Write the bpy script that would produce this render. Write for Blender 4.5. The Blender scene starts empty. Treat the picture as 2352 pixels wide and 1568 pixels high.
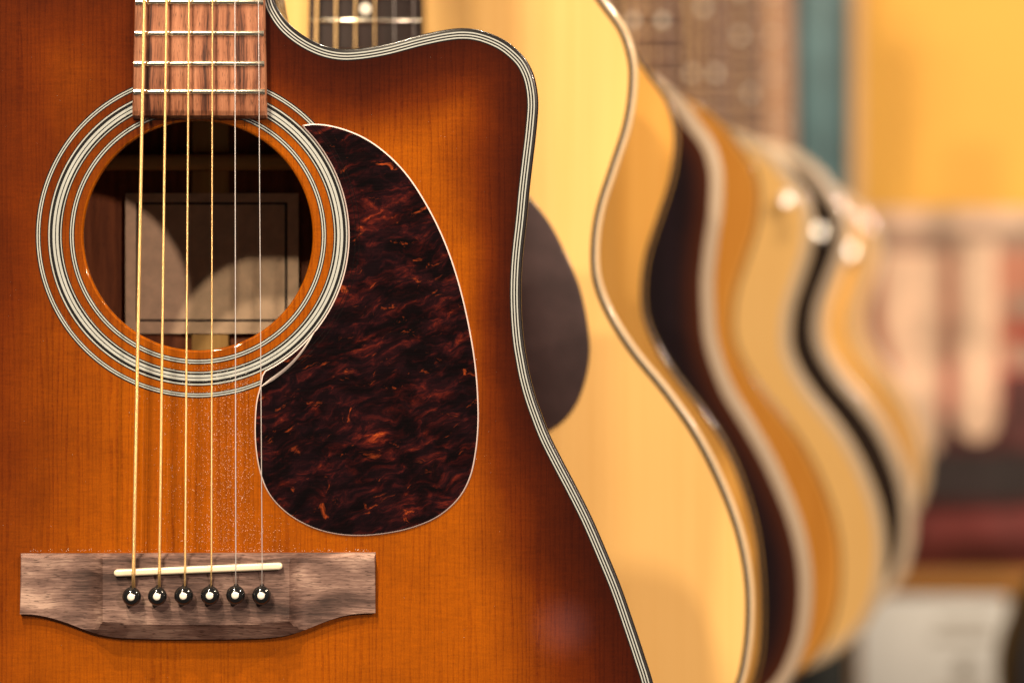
import bpy, bmesh, math, random
import numpy as np
from mathutils import Vector
from mathutils.geometry import delaunay_2d_cdt

random.seed(7)
S = bpy.context.scene
COL = S.collection
MM = 0.001
ZB = 1.30                       # height of the lens above the shop floor
D0 = 1.6485                     # lens to the front guitar's top (135 mm lens)

def lin(r, g, b, k=1.0):
    f = lambda c: (c / 255 / 12.92) if c / 255 <= 0.04045 else ((c / 255 + 0.055) / 1.055) ** 2.4
    return (min(1, f(r) * k), min(1, f(g) * k), min(1, f(b) * k), 1.0)

# ------------------------------------------------------------------ camera
cam_d = bpy.data.cameras.new('camera')
cam = bpy.data.objects.new('camera', cam_d)
COL.objects.link(cam)
cam.location = (0, -D0, ZB)
cam.rotation_euler = (math.radians(90), 0, 0)
cam_d.sensor_width = 36
cam_d.lens = 135
cam_d.clip_start = 0.05
cam_d.clip_end = 60
cam_d.dof.use_dof = True
cam_d.dof.focus_distance = D0 - 0.004
cam_d.dof.aperture_fstop = 7.0
cam_d.dof.aperture_blades = 0
S.camera = cam

# ------------------------------------------------------------------ light of the shop
W = bpy.data.worlds.new('World')
S.world = W
W.use_nodes = True
W.node_tree.nodes['Background'].inputs[0].default_value = (1.0, 0.82, 0.66, 1)
W.node_tree.nodes['Background'].inputs[1].default_value = 0.10

def lamp(name, loc, watts, col, radius=0.035):
    l = bpy.data.lights.new(name, 'POINT')
    l.energy = watts
    l.color = col
    l.shadow_soft_size = radius
    o = bpy.data.objects.new(name, l)
    o.location = (loc[0], loc[1], loc[2] + ZB)
    COL.objects.link(o)
    return o

WARM = (1.0, 0.80, 0.56)
PINK = (1.0, 0.74, 0.58)
lamp('ceiling_or_fill_lamp', (1.845, -3.15, 0.92), 235, PINK, 0.06)
lamp('ceiling_or_fill_lamp', (-1.03, -3.15, 1.84), 235, WARM, 0.065)
lamp('ceiling_or_fill_lamp', (-1.27, -3.15, 2.36), 300, WARM, 0.065)
lamp('ceiling_or_fill_lamp', (-0.69, -1.40, 2.10), 185, WARM, 0.05)
lamp('ceiling_or_fill_lamp', (-0.64, -1.00, 2.10), 150, WARM)
lamp('ceiling_or_fill_lamp', (2.10, -0.70, 1.90), 290, WARM, 0.05)  # added fill lamp at the right front to brighten the row
lamp('ceiling_or_fill_lamp', (0.45, 0.60, 2.00), 110, WARM, 0.05)  # added fill lamp above the row, makes up for falloff with depth
lamp('ceiling_or_fill_lamp', (1.30, 2.00, 2.00), 130, WARM, 0.05)  # added fill lamp for the far guitars and the wall

# added dim pink lamp behind the photographer, puts a mirrored spot in the lacquer
lamp('reflection_lamp', (0.064, -3.30, -0.368), 0.05, (1.0, 0.45, 0.42), 0.03)

S.view_settings.view_transform = 'Standard'
S.view_settings.look = 'None'
S.view_settings.exposure = 0.0
S.view_settings.gamma = 1.0
S.cycles.use_denoising = True
S.cycles.max_bounces = 8

# ------------------------------------------------------------------ helpers
def at(px, py, y=0.0):
    """front-plane trace (2352-wide copy of the photo) -> world X, Z at depth y"""
    k = (D0 + y) / D0 / 5.35 * MM
    return (px - 1176) * k, (784 - py) * k + ZB

def link(name, me, mat, parent=None):
    o = bpy.data.objects.new(name, me)
    COL.objects.link(o)
    if mat is not None:
        me.materials.clear()
        me.materials.append(mat)
    if parent is not None:
        o.parent = parent
    return o

def mesh(name, verts, faces, smooth=False):
    me = bpy.data.meshes.new(name)
    me.from_pydata(verts, [], faces)
    me.update()
    if smooth:
        me.polygons.foreach_set('use_smooth', [True] * len(me.polygons))
    return me

def fixn(me, smooth_angle=None):
    bm = bmesh.new()
    bm.from_mesh(me)
    bmesh.ops.remove_doubles(bm, verts=bm.verts, dist=1e-7)
    bmesh.ops.recalc_face_normals(bm, faces=bm.faces)
    if smooth_angle is not None:
        for f in bm.faces:
            f.smooth = True
        for e in bm.edges:
            if len(e.link_faces) == 2 and e.calc_face_angle(0) > smooth_angle:
                e.smooth = False
    bm.to_mesh(me)
    bm.free()
    return me

def empty(name, loc, label, cat, group=None):
    o = bpy.data.objects.new(name, None)
    o.empty_display_size = 0.05
    COL.objects.link(o)
    o.location = loc
    o['label'] = label
    o['category'] = cat
    if group:
        o['group'] = group
    return o

def tag(o, label=None, cat=None, group=None, kind=None):
    if label: o['label'] = label
    if cat: o['category'] = cat
    if group: o['group'] = group
    if kind: o['kind'] = kind
    return o

def spline(pts, step, closed=True):
    """Catmull-Rom (centripetal-ish) through pts, resampled to equal steps"""
    n = len(pts)
    P = [Vector(p) for p in pts]
    out = []
    rng = range(n) if closed else range(n - 1)
    for i in rng:
        if closed:
            a, b, c, d = P[(i - 1) % n], P[i], P[(i + 1) % n], P[(i + 2) % n]
        else:
            a = P[i - 1] if i > 0 else P[i] * 2 - P[i + 1]
            b, c = P[i], P[i + 1]
            d = P[i + 2] if i + 2 < n else P[i + 1] * 2 - P[i]
        t1 = max((b - a).length, 1e-9) ** .5
        t2 = max((c - b).length, 1e-9) ** .5
        t3 = max((d - c).length, 1e-9) ** .5
        m1 = ((b - a) / t1 - (c - a) / (t1 + t2) + (c - b) / t2) * t2
        m2 = ((c - b) / t2 - (d - b) / (t2 + t3) + (d - c) / t3) * t2
        for k in range(24):
            t = k / 24
            t_2, t_3 = t * t, t * t * t
            out.append((2 * t_3 - 3 * t_2 + 1) * b + (t_3 - 2 * t_2 + t) * m1 + (-2 * t_3 + 3 * t_2) * c + (t_3 - t_2) * m2)
    if closed:
        out.append(out[0].copy())
    else:
        out.append(P[-1].copy())
    L = [0.0]
    for i in range(1, len(out)):
        L.append(L[-1] + (out[i] - out[i - 1]).length)
    N = max(3, int(L[-1] / step))
    res, j = [], 0
    for k in range(N if closed else N + 1):
        s = L[-1] * k / N
        while j < len(L) - 2 and L[j + 1] < s:
            j += 1
        u = (s - L[j]) / max(L[j + 1] - L[j], 1e-12)
        q = out[j].lerp(out[j + 1], u)
        res.append((q.x, q.y))
    return res

def area2(p):
    return sum(p[i][0] * p[(i + 1) % len(p)][1] - p[(i + 1) % len(p)][0] * p[i][1] for i in range(len(p)))

def ccw(p):
    return p if area2(p) > 0 else p[::-1]

def normals_in(p):
    """inward normals of a CCW closed polyline"""
    n = len(p)
    r = []
    for i in range(n):
        ax, az = p[i - 1]
        bx, bz = p[(i + 1) % n]
        dx, dz = bx - ax, bz - az
        l = math.hypot(dx, dz) or 1
        r.append((-dz / l, dx / l))
    return r

def inset(p, d):
    nn = normals_in(p)
    return [(q[0] + m[0] * d, q[1] + m[1] * d) for q, m in zip(p, nn)]

def ribbon(name, outline, profile, sa=0.6, closed_profile=False):
    """sweep profile [(inset, height)] round a closed CCW outline (x, z); height is towards -Y"""
    nn = normals_in(outline)
    n, m = len(outline), len(profile)
    V, F = [], []
    for (x, z), (nx, nz) in zip(outline, nn):
        for o, h in profile:
            V.append((x + nx * o, -h, z + nz * o))
    mm = m if closed_profile else m - 1
    for i in range(n):
        j = (i + 1) % n
        for k in range(mm):
            k2 = (k + 1) % m
            F.append((i * m + k, i * m + k2, j * m + k2, j * m + k))
    return fixn(mesh(name, V, F), sa)

def pip(pts, poly):
    """points in polygon, numpy"""
    x, z = pts[:, 0], pts[:, 1]
    inside = np.zeros(len(pts), bool)
    P = np.array(poly)
    Q = np.roll(P, -1, 0)
    for (ax, az), (bx, bz) in zip(P, Q):
        if az == bz:
            continue
        c = (az > z) != (bz > z)
        inside ^= c & (x < (bx - ax) * (z - az) / (bz - az) + ax)
    return inside

def edge_dist(pts, poly):
    P = np.array(poly)
    out = np.empty(len(pts))
    for i in range(0, len(pts), 2000):
        d = pts[i:i + 2000, None, :] - P[None]
        out[i:i + 2000] = np.sqrt((d ** 2).sum(2).min(1))
    return out

def tri_fill(outline, holes, grid, extra=()):
    """constrained triangulation of an outline with holes and an inner grid"""
    P = [Vector(p) for p in outline]
    E = [(i, (i + 1) % len(outline)) for i in range(len(outline))]
    for h in holes:
        b = len(P)
        P += [Vector(p) for p in h]
        E += [(b + i, b + (i + 1) % len(h)) for i in range(len(h))]
    if grid:
        A = np.array(outline)
        xs = np.arange(A[:, 0].min(), A[:, 0].max(), grid)
        zs = np.arange(A[:, 1].min(), A[:, 1].max(), grid * .866)
        G = np.array([(x + (grid / 2 if j % 2 else 0), z) for j, z in enumerate(zs) for x in xs])
        ok = pip(G, outline) & (edge_dist(G, outline) > grid * .5)
        for h in holes:
            ok &= ~pip(G, h) & (edge_dist(G, h) > grid * .5)
        if len(extra):
            X = np.array(extra)
            ok &= edge_dist(G, X) > grid * .55
            P += [Vector(g) for g in X]
        P += [Vector(g) for g in G[ok]]
    v, e, f, _, _, _ = delaunay_2d_cdt(P, E, [], 0, 1e-9)
    V = np.array([(q.x, q.y) for q in v])
    C = np.array([V[list(t)].mean(0) for t in f])
    keep = pip(C, outline)
    for h in holes:
        keep &= ~pip(C, h)
    return V, [tuple(t) for t, k in zip(f, keep) if k]

def plate(name, outline, h_top, h_bot, holes=(), grid=None, hfun=None, attr=None, walls=True, sa=0.6, extra=()):
    """solid plate between heights (towards -Y); hfun(x,z) shapes the top; attr(pts) -> float attribute 'burst'"""
    V, T = tri_fill(outline, list(holes), grid, extra)
    n = len(V)
    top = [h_top] * n if hfun is None else [hfun(x, z) for x, z in V]
    verts = [(V[i][0], -top[i], V[i][1]) for i in range(n)]
    faces = [t for t in T]
    if walls:
        verts += [(V[i][0], -h_bot, V[i][1]) for i in range(n)]
        faces += [tuple(n + i for i in reversed(t)) for t in T]
        ec = {}
        for t in T:
            for k in range(3):
                a, b = t[k], t[(k + 1) % 3]
                ec[(a, b)] = True
        for (a, b) in list(ec):
            if (b, a) not in ec:
                faces.append((b, a, n + a, n + b))
    me = mesh(name, verts, faces)
    bm = bmesh.new()
    bm.from_mesh(me)
    bmesh.ops.recalc_face_normals(bm, faces=bm.faces)
    for f in bm.faces:
        f.smooth = True
    for e in bm.edges:
        if len(e.link_faces) == 2 and e.calc_face_angle(0) > sa:
            e.smooth = False
    bm.to_mesh(me)
    bm.free()
    if attr is not None:
        a = me.attributes.new('burst', 'FLOAT', 'POINT')
        vals = list(attr(V))
        if walls:
            vals = vals + vals
        a.data.foreach_set('value', vals)
    return me

def circle(cx, cz, r, n=128):
    return [(cx + r * math.cos(2 * math.pi * i / n), cz + r * math.sin(2 * math.pi * i / n)) for i in range(n)]

def box(name, x0, x1, y0, y1, z0, z1, bev=0.0, seg=2):
    bm = bmesh.new()
    bmesh.ops.create_cube(bm, size=1)
    for v in bm.verts:
        v.co = Vector(((x0 + x1) / 2 + v.co.x * (x1 - x0), (y0 + y1) / 2 + v.co.y * (y1 - y0), (z0 + z1) / 2 + v.co.z * (z1 - z0)))
    if bev:
        bmesh.ops.bevel(bm, geom=bm.edges[:], offset=bev, segments=seg, affect='EDGES', profile=.5)
        for f in bm.faces:
            f.smooth = True
    me = bpy.data.meshes.new(name)
    bm.to_mesh(me)
    bm.free()
    return me

def tube(name, pts, rad, sides=10):
    P = [Vector(p) for p in pts]
    V, F = [], []
    for i, p in enumerate(P):
        d = (P[min(i + 1, len(P) - 1)] - P[max(i - 1, 0)]).normalized()
        u = d.cross(Vector((1, 0, 0)))
        if u.length < 1e-4:
            u = d.cross(Vector((0, 1, 0)))
        u.normalize()
        w = d.cross(u)
        r = rad[i] if isinstance(rad, (list, tuple)) else rad
        for k in range(sides):
            a = 2 * math.pi * k / sides
            V.append(tuple(p + (u * math.cos(a) + w * math.sin(a)) * r))
    for i in range(len(P) - 1):
        for k in range(sides):
            k2 = (k + 1) % sides
            F.append((i * sides + k, i * sides + k2, (i + 1) * sides + k2, (i + 1) * sides + k))
    F.append(tuple(range(sides)))
    F.append(tuple((len(P) - 1) * sides + k for k in range(sides)))
    return fixn(mesh(name, V, F), 0.9)

def lathe(name, prof, cx, cz, seg=32, sa=0.7):
    """profile [(radius, height towards -Y)] about the Y axis through (cx, cz)"""
    V, F = [], []
    for r, h in prof:
        for k in range(seg):
            a = 2 * math.pi * k / seg
            V.append((cx + r * math.cos(a), -h, cz + r * math.sin(a)))
    for i in range(len(prof) - 1):
        for k in range(seg):
            k2 = (k + 1) % seg
            F.append((i * seg + k, i * seg + k2, (i + 1) * seg + k2, (i + 1) * seg + k))
    F.append(tuple(range(seg)))
    F.append(tuple((len(prof) - 1) * seg + k for k in range(seg)))
    return fixn(mesh(name, V, F), sa)

def annulus(name, cx, cz, r0, r1, h0, h1, seg=192):
    """flat ring with a slightly eased crown, between heights h0 (foot) and h1 (face)"""
    e = min(0.06 * MM, (r1 - r0) * .2)
    prof = [(r0, h0), (r0, h1 - e), (r0 + e, h1), (r1 - e, h1), (r1, h1 - e), (r1, h0)]
    V, F = [], []
    m = len(prof)
    for k in range(seg):
        a = 2 * math.pi * k / seg
        for r, h in prof:
            V.append((cx + r * math.cos(a), -h, cz + r * math.sin(a)))
    for k in range(seg):
        k2 = (k + 1) % seg
        for i in range(m):
            i2 = (i + 1) % m
            F.append((k * m + i, k * m + i2, k2 * m + i2, k2 * m + i))
    return fixn(mesh(name, V, F), 0.4)

# ------------------------------------------------------------------ materials
def new_mat(name):
    m = bpy.data.materials.new(name)
    m.use_nodes = True
    nt = m.node_tree
    return m, nt, nt.nodes['Principled BSDF']

class NB:
    """small node builder"""
    def __init__(s, nt): s.nt = nt
    def n(s, t, **kw):
        x = s.nt.nodes.new(t)
        for k, v in kw.items(): setattr(x, k, v)
        return x
    def put(s, sock, v):
        if isinstance(v, bpy.types.NodeSocket): s.nt.links.new(v, sock)
        else: sock.default_value = v
    def math(s, op, a, b=0.0, c=None, clamp=False):
        x = s.n('ShaderNodeMath', operation=op, use_clamp=clamp)
        s.put(x.inputs[0], a); s.put(x.inputs[1], b)
        if c is not None: s.put(x.inputs[2], c)
        return x.outputs[0]
    def coords(s): return s.n('ShaderNodeTexCoord').outputs['Object']
    def sep(s, v):
        x = s.n('ShaderNodeSeparateXYZ'); s.put(x.inputs[0], v); return x.outputs
    def comb(s, x, y, z):
        c = s.n('ShaderNodeCombineXYZ')
        for i, v in enumerate((x, y, z)): s.put(c.inputs[i], v)
        return c.outputs[0]
    def scale(s, v, sx, sy, sz):
        x = s.n('ShaderNodeMapping'); s.put(x.inputs[0], v); x.inputs['Scale'].default_value = (sx, sy, sz); return x.outputs[0]
    def rot(s, v, ax, ay, az):
        x = s.n('ShaderNodeMapping'); s.put(x.inputs[0], v); x.inputs['Rotation'].default_value = (ax, ay, az); return x.outputs[0]
    def noise(s, v, sc=1.0, det=2.0, rough=.5, dist=0.0):
        x = s.n('ShaderNodeTexNoise'); s.put(x.inputs['Vector'], v)
        x.inputs['Scale'].default_value = sc; x.inputs['Detail'].default_value = det
        x.inputs['Roughness'].default_value = rough; x.inputs['Distortion'].default_value = dist
        return x.outputs[0]
    def ramp(s, v, stops, interp='LINEAR'):
        x = s.n('ShaderNodeValToRGB'); s.put(x.inputs[0], v)
        cr = x.color_ramp; cr.interpolation = interp
        while len(cr.elements) < len(stops): cr.elements.new(.5)
        for e, (p, c) in zip(cr.elements, stops):
            e.position = p
            e.color = c if len(c) == 4 else (*c, 1)
        return x.outputs[0]
    def g(s, a, b, v):
        """grey ramp a..b -> 0..1 smooth"""
        x = s.n('ShaderNodeMapRange', interpolation_type='SMOOTHSTEP'); s.put(x.inputs[0], v)
        x.inputs[1].default_value = a; x.inputs[2].default_value = b
        return x.outputs[0]
    def rng(s, v, a, b, c, d):
        x = s.n('ShaderNodeMapRange'); s.put(x.inputs[0], v)
        for i, q in enumerate((a, b, c, d)): x.inputs[i + 1].default_value = q
        return x.outputs[0]
    def mix(s, f, a, b, mode='MIX'):
        x = s.n('ShaderNodeMix', data_type='RGBA', blend_type=mode)
        s.put(x.inputs[0], f); s.put(x.inputs[6], a); s.put(x.inputs[7], b)
        return x.outputs[2]
    def bump(s, h, strength=.2, dist=.0002):
        x = s.n('ShaderNodeBump'); s.put(x.inputs['Height'], h)
        x.inputs['Strength'].default_value = strength; x.inputs['Distance'].default_value = dist
        return x.outputs[0]

def plain(name, col, rough=.4, metal=0.0, coat=0.0, spec=.5, var=.06, vs=300, coat_rough=.05, trans=0.0, sss=0.0):
    m, nt, b = new_mat(name)
    q = NB(nt)
    n = q.noise(q.coords(), vs, 3, .6)
    k = q.rng(n, .3, .7, 1 - var, 1 + var)
    c = q.mix(1.0, col, q.comb(k, k, k), 'MULTIPLY')
    q.put(b.inputs['Base Color'], c)
    b.inputs['Roughness'].default_value = rough
    b.inputs['Metallic'].default_value = metal
    b.inputs['Coat Weight'].default_value = coat
    b.inputs['Coat Roughness'].default_value = coat_rough
    b.inputs['Specular IOR Level'].default_value = spec
    b.inputs['Transmission Weight'].default_value = trans
    if sss:
        b.inputs['Subsurface Weight'].default_value = sss
        b.inputs['Subsurface Radius'].default_value = (.002, .001, .0006)
    return m

def wood(name, stops, along='z', fine=900, streak=160, length=6, rough=.5, coat=0.0, spec=.4, pores=0.0, bump=.1, coat_rough=.08, spec_flecks=0.0, figure=0.0, fw=.25, plo=.60):
    """streaky wood with the grain along one object axis; stops = colour ramp over the streak value"""
    m, nt, b = new_mat(name)
    q = NB(nt)
    co = q.coords()
    warp = q.noise(co, 14, 2)
    x, y, z = q.sep(co)
    if along == 'z':
        u, w = q.math('ADD', x, q.math('MULTIPLY', warp, .008)), z
    else:
        u, w = q.math('ADD', z, q.math('MULTIPLY', warp, .010)), x
    v1 = q.comb(q.math('MULTIPLY', u, streak), q.math('MULTIPLY', y, streak * .25), q.math('MULTIPLY', w, length))
    v2 = q.comb(q.math('MULTIPLY', u, fine), q.math('MULTIPLY', y, fine * .1), q.math('MULTIPLY', w, fine * .05))
    n1 = q.noise(v1, 1, 4, .55, .3)
    n2 = q.noise(v2, 1, 3, .6)
    val = q.math('ADD', q.math('MULTIPLY', n1, 1 - fw), q.math('MULTIPLY', n2, fw))
    if figure:
        val = q.math('ADD', val, q.math('MULTIPLY', q.math('SUBTRACT', q.noise(q.scale(co, 1, 1, 1.5), 34, 2, .5), .5), figure))
    c = q.ramp(q.rng(val, .32, .68, 0, 1), stops)
    if pores:
        p = q.noise(q.comb(q.math('MULTIPLY', u, 2600), 0.0, q.math('MULTIPLY', w, 240)), 1, 2, .5)
        pm = q.g(plo, plo + .10, p)
        c = q.mix(q.math('MULTIPLY', pm, pores), c, (0.02, 0.008, 0.005, 1))
    if spec_flecks:
        f = q.g(.70, .78, q.noise(co, 2600, 2, .6))
        c = q.mix(q.math('MULTIPLY', f, spec_flecks), c, (.75, .55, .42, 1))
    q.put(b.inputs['Base Color'], c)
    q.put(b.inputs['Normal'], q.bump(n2, bump, .0003))
    b.inputs['Roughness'].default_value = rough
    b.inputs['Specular IOR Level'].default_value = spec
    b.inputs['Coat Weight'].default_value = coat
    b.inputs['Coat Roughness'].default_value = coat_rough
    return m

def sunburst_mat():
    """stained and lacquered spruce: the burst attribute runs 0 at the rim to 1 in the middle"""
    m, nt, b = new_mat('sunburst_spruce')
    q = NB(nt)
    co = q.coords()
    x, y, z = q.sep(co)
    at_ = q.n('ShaderNodeAttribute', attribute_name='burst').outputs['Fac']
    blot = q.noise(co, 22, 3, .55)
    t = q.math('ADD', at_, q.math('MULTIPLY', q.math('SUBTRACT', blot, .5), .38))
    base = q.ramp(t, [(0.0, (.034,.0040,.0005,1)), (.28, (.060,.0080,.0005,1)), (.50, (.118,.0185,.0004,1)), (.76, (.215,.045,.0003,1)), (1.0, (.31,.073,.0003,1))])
    # annual rings: uneven vertical lines
    w1 = q.noise(q.comb(q.math('MULTIPLY', x, 130), 0.0, q.math('MULTIPLY', z, 5)), 1, 3, .6)
    w2 = q.noise(q.comb(q.math('MULTIPLY', x, 700), 0.0, q.math('MULTIPLY', z, 120)), 1, 2, .5)
    xx = q.math('ADD', x, q.math('ADD', q.math('MULTIPLY', w1, .0105), q.math('MULTIPLY', w2, .00050)))
    ph = q.math('FRACT', q.math('MULTIPLY', xx, 1 / .00245))
    line = q.math('MULTIPLY', q.g(.50, .93, ph), q.math('SUBTRACT', 1.0, q.g(.95, 1.0, ph)))
    dash = q.noise(q.comb(q.math('MULTIPLY', x, 420), 0.0, q.math('MULTIPLY', z, 620)), 1, 3, .65)
    line = q.math('MULTIPLY', line, q.rng(dash, .32, .66, .25, 1.0))
    strength = q.rng(q.noise(q.comb(q.math('MULTIPLY', x, 60), 0.0, q.math('MULTIPLY', z, 9)), 1, 2), .35, .65, .25, .85)
    ring = q.math('MULTIPLY', line, strength)
    # fibres and cross silk
    fib = q.noise(q.comb(q.math('MULTIPLY', x, 2600), 0.0, q.math('MULTIPLY', z, 150)), 1, 2, .6)
    silk = q.noise(q.comb(q.math('MULTIPLY', x, 120), 0.0, q.math('MULTIPLY', z, 800)), 1, 4, .7, .4)
    mott = q.noise(co, 1500, 3, .7)
    k = q.math('MULTIPLY', q.rng(fib, .3, .7, .88, 1.10), q.math('MULTIPLY', q.rng(silk, .3, .7, .87, 1.12), q.rng(mott, .3, .7, .86, 1.14)))
    k = q.math('MULTIPLY', k, q.rng(blot, .3, .7, .90, 1.08))
    c = q.mix(1.0, base, q.comb(k, k, k), 'MULTIPLY')
    dark = q.mix(1.0, c, (.52, .36, .30, 1), 'MULTIPLY')
    c = q.mix(ring, c, dark)
    q.put(b.inputs['Base Color'], c)
    q.put(b.inputs['Roughness'], .5)
    b.inputs['Specular IOR Level'].default_value = .04
    b.inputs['Coat Weight'].default_value = .8
    b.inputs['Coat Roughness'].default_value = .03
    nb = q.bump(q.math('ADD', q.math('MULTIPLY', ring, -.5), fib), .10, .00008)
    q.put(b.inputs['Normal'], nb)
    return m

def spruce_mat(name, col, col2, rim=None):
    """honey-coloured lacquered spruce; rim = colour of a stained edge band"""
    m, nt, b = new_mat(name)
    q = NB(nt)
    co = q.coords()
    x, y, z = q.sep(co)
    n1 = q.noise(q.comb(q.math('MULTIPLY', x, 240), 0.0, q.math('MULTIPLY', z, 4)), 1, 3, .6)
    n2 = q.noise(co, 9, 2)
    t = q.math('ADD', q.math('MULTIPLY', n1, .6), q.math('MULTIPLY', n2, .4))
    c = q.ramp(q.rng(t, .35, .65, 0, 1), [(0, col2), (1, col)])
    if rim is not None:
        a = q.n('ShaderNodeAttribute', attribute_name='burst').outputs['Fac']
        c = q.mix(q.g(.0, 1.0, a), rim, c)
    q.put(b.inputs['Base Color'], c)
    b.inputs['Roughness'].default_value = .45
    b.inputs['Specular IOR Level'].default_value = .06
    b.inputs['Coat Weight'].default_value = .6
    b.inputs['Coat Roughness'].default_value = .03
    return m

def tortoise_mat(hx, hz):
    """dark tortoiseshell plastic; (hx, hz) is the soundhole centre, whose inlaid rings show through as faint embossed lines"""
    m, nt, b = new_mat('tortoiseshell')
    q = NB(nt)
    co = q.coords()
    x, y, z = q.sep(co)
    big = q.math('SUBTRACT', q.noise(co, 26, 2, .5), .5)
    big2 = q.math('SUBTRACT', q.noise(q.scale(co, 1.3, 1, 1.3), 31, 2, .5), .5)
    wv = q.math('SUBTRACT', q.noise(co, 110, 3, .6), .5)
    u = q.math('ADD', q.math('MULTIPLY', x, .94), q.math('MULTIPLY', z, .34))
    v = q.math('SUBTRACT', q.math('MULTIPLY', z, .94), q.math('MULTIPLY', x, .34))
    u = q.math('ADD', u, q.math('MULTIPLY', big2, .016))
    v = q.math('ADD', v, q.math('ADD', q.math('MULTIPLY', big, .015), q.math('MULTIPLY', wv, .0050)))
    p = q.comb(q.math('MULTIPLY', u, 90), 0.0, q.math('MULTIPLY', v, 250))
    n1 = q.noise(p, 1, 6, .64, .9)
    p2 = q.comb(q.math('MULTIPLY', u, 260), 4.0, q.math('MULTIPLY', v, 760))
    n2 = q.noise(p2, 1, 4, .65, .5)
    n3 = q.noise(q.comb(q.math('MULTIPLY', u, 26), 9.0, q.math('MULTIPLY', v, 44)), 1, 3, .55)
    t = q.math('ADD', q.math('MULTIPLY', n1, .62), q.math('ADD', q.math('MULTIPLY', n2, .14), q.math('MULTIPLY', n3, .24)))
    c = q.ramp(t, [(.44, (.0045, .0012, .0024, 1)), (.51, (.013, .0024, .0038, 1)), (.56, (.038, .0050, .0052, 1)),
                   (.605, (.090, .011, .0065, 1)), (.65, (.24, .034, .010, 1)), (.71, (.55, .12, .022, 1))])
    # patches of near black, and a few orange flecks
    pat = q.g(.40, .60, q.noise(q.comb(q.math('MULTIPLY', u, 55), 2.0, q.math('MULTIPLY', v, 95)), 1, 3, .55))
    c = q.mix(pat, q.mix(1.0, c, (.30, .24, .32, 1), 'MULTIPLY'), c)
    fl = q.noise(q.comb(q.math('MULTIPLY', u, 85), 7.0, q.math('MULTIPLY', v, 190)), 1, 4, .65, .8)
    c = q.mix(q.math('MULTIPLY', q.g(.61, .76, fl), .75), c, (.42, .070, .014, 1))
    dx, dz = q.math('SUBTRACT', x, hx), q.math('SUBTRACT', z, hz)
    r = q.math('SQRT', q.math('ADD', q.math('MULTIPLY', dx, dx), q.math('MULTIPLY', dz, dz)))
    def band(r0, w):
        return q.math('SUBTRACT', 1.0, q.g(0.0, w, q.math('ABSOLUTE', q.math('SUBTRACT', r, r0))))
    bands = q.math('ADD', band(.0678, .00035), band(.0695, .00035), clamp=True)
    c = q.mix(q.math('MULTIPLY', bands, .75), c, (.004, .002, .002, 1))
    scr = q.noise(q.rot(q.scale(co, 30, 1, 2600), 0, .7, 0), 1, 2, .5)
    q.put(b.inputs['Base Color'], c)
    q.put(b.inputs['Roughness'], q.rng(scr, .3, .7, .14, .24))
    b.inputs['Specular IOR Level'].default_value = .30
    b.inputs['Coat Weight'].default_value = .3
    b.inputs['Coat Roughness'].default_value = .06
    q.put(b.inputs['Normal'], q.bump(q.math('ADD', q.math('MULTIPLY', bands, -1.0), q.math('MULTIPLY', n1, .15)), .25, .0002))
    return m

def wound_mat(name, col, pitch):
    """bronze winding: fine ridges along the string"""
    m, nt, b = new_mat(name)
    q = NB(nt)
    x, y, z = q.sep(q.coords())
    s = q.math('SINE', q.math('MULTIPLY', q.math('ADD', z, q.math('MULTIPLY', x, .15)), 2 * math.pi / pitch))
    q.put(b.inputs['Base Color'], q.mix(q.rng(s, -1, 1, 0, 1), tuple(c * .55 for c in col[:3]) + (1,), col))
    b.inputs['Metallic'].default_value = .55
    b.inputs['Roughness'].default_value = .34
    q.put(b.inputs['Normal'], q.bump(s, .5, .0001))
    return m

M = {}
M['black'] = plain('black_binding', (.010, .010, .011, 1), .25, coat=.8)
M['ivoroid'] = plain('aged_white_purfling', (.43, .46, .45, 1), .4, coat=.4, var=.05)
M['rim'] = wood('dark_mahogany_rim', [(0, (.02, .007, .004, 1)), (1, (.06, .02, .01, 1))], rough=.35, coat=.8)
M['inside'] = wood('mahogany_inside', [(0, (.11, .026, .008, 1)), (.5, (.21, .056, .016, 1)), (1, (.32, .095, .028, 1))], fine=1600, streak=260, length=14, rough=.7, pores=.5)
M['rawmahogany'] = wood('raw_mahogany', [(0, (.30, .12, .045, 1)), (1, (.46, .21, .085, 1))], rough=.7)
M['brace'] = wood('raw_spruce_brace', [(0, (.50, .27, .085, 1)), (1, (.64, .37, .13, 1))], along='x', rough=.7)
M['strip'] = wood('raw_spruce_strip', [(0, (.50, .27, .085, 1)), (1, (.64, .38, .13, 1))], rough=.7)
M['paper'] = plain('label_paper', (.76, .53, .36, 1), .8, var=.12, vs=160)
M['ink'] = plain('label_ink', (.030, .016, .012, 1), .7)
M['rosewood'] = wood('rosewood_fretboard', [(0, (.030, .010, .007, 1)), (.25, (.085, .028, .016, 1)), (.45, (.24, .085, .042, 1)), (.7, (.36, .145, .075, 1)), (1, (.46, .20, .11, 1))],
                     fine=1500, streak=300, length=14, rough=.5, pores=.7, bump=.2, spec_flecks=.35, fw=.3, plo=.57, figure=.25)
M['bridgewood'] = wood('rosewood_bridge', [(0, (.034, .018, .016, 1)), (.3, (.100, .056, .047, 1)), (.6, (.215, .130, .108, 1)), (1, (.47, .32, .26, 1))],
                       along='x', fine=1700, streak=90, length=30, rough=.55, pores=.75, bump=.25, spec_flecks=.3, figure=.45, fw=.36, plo=.56)
M['fret'] = plain('nickel_fret', (.86, .80, .66, 1), .24, metal=1, var=.12)
M['bone'] = plain('bone', (.86, .76, .58, 1), .32, coat=.3, var=.06, vs=120, sss=.15)
M['pin'] = plain('black_pin_plastic', (.008, .008, .009, 1), .14, coat=.6)
M['dot'] = plain('pearl_white', (.86, .83, .75, 1), .3)
M['hole'] = plain('hole_shade', (.012, .008, .006, 1), .8)
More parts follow.
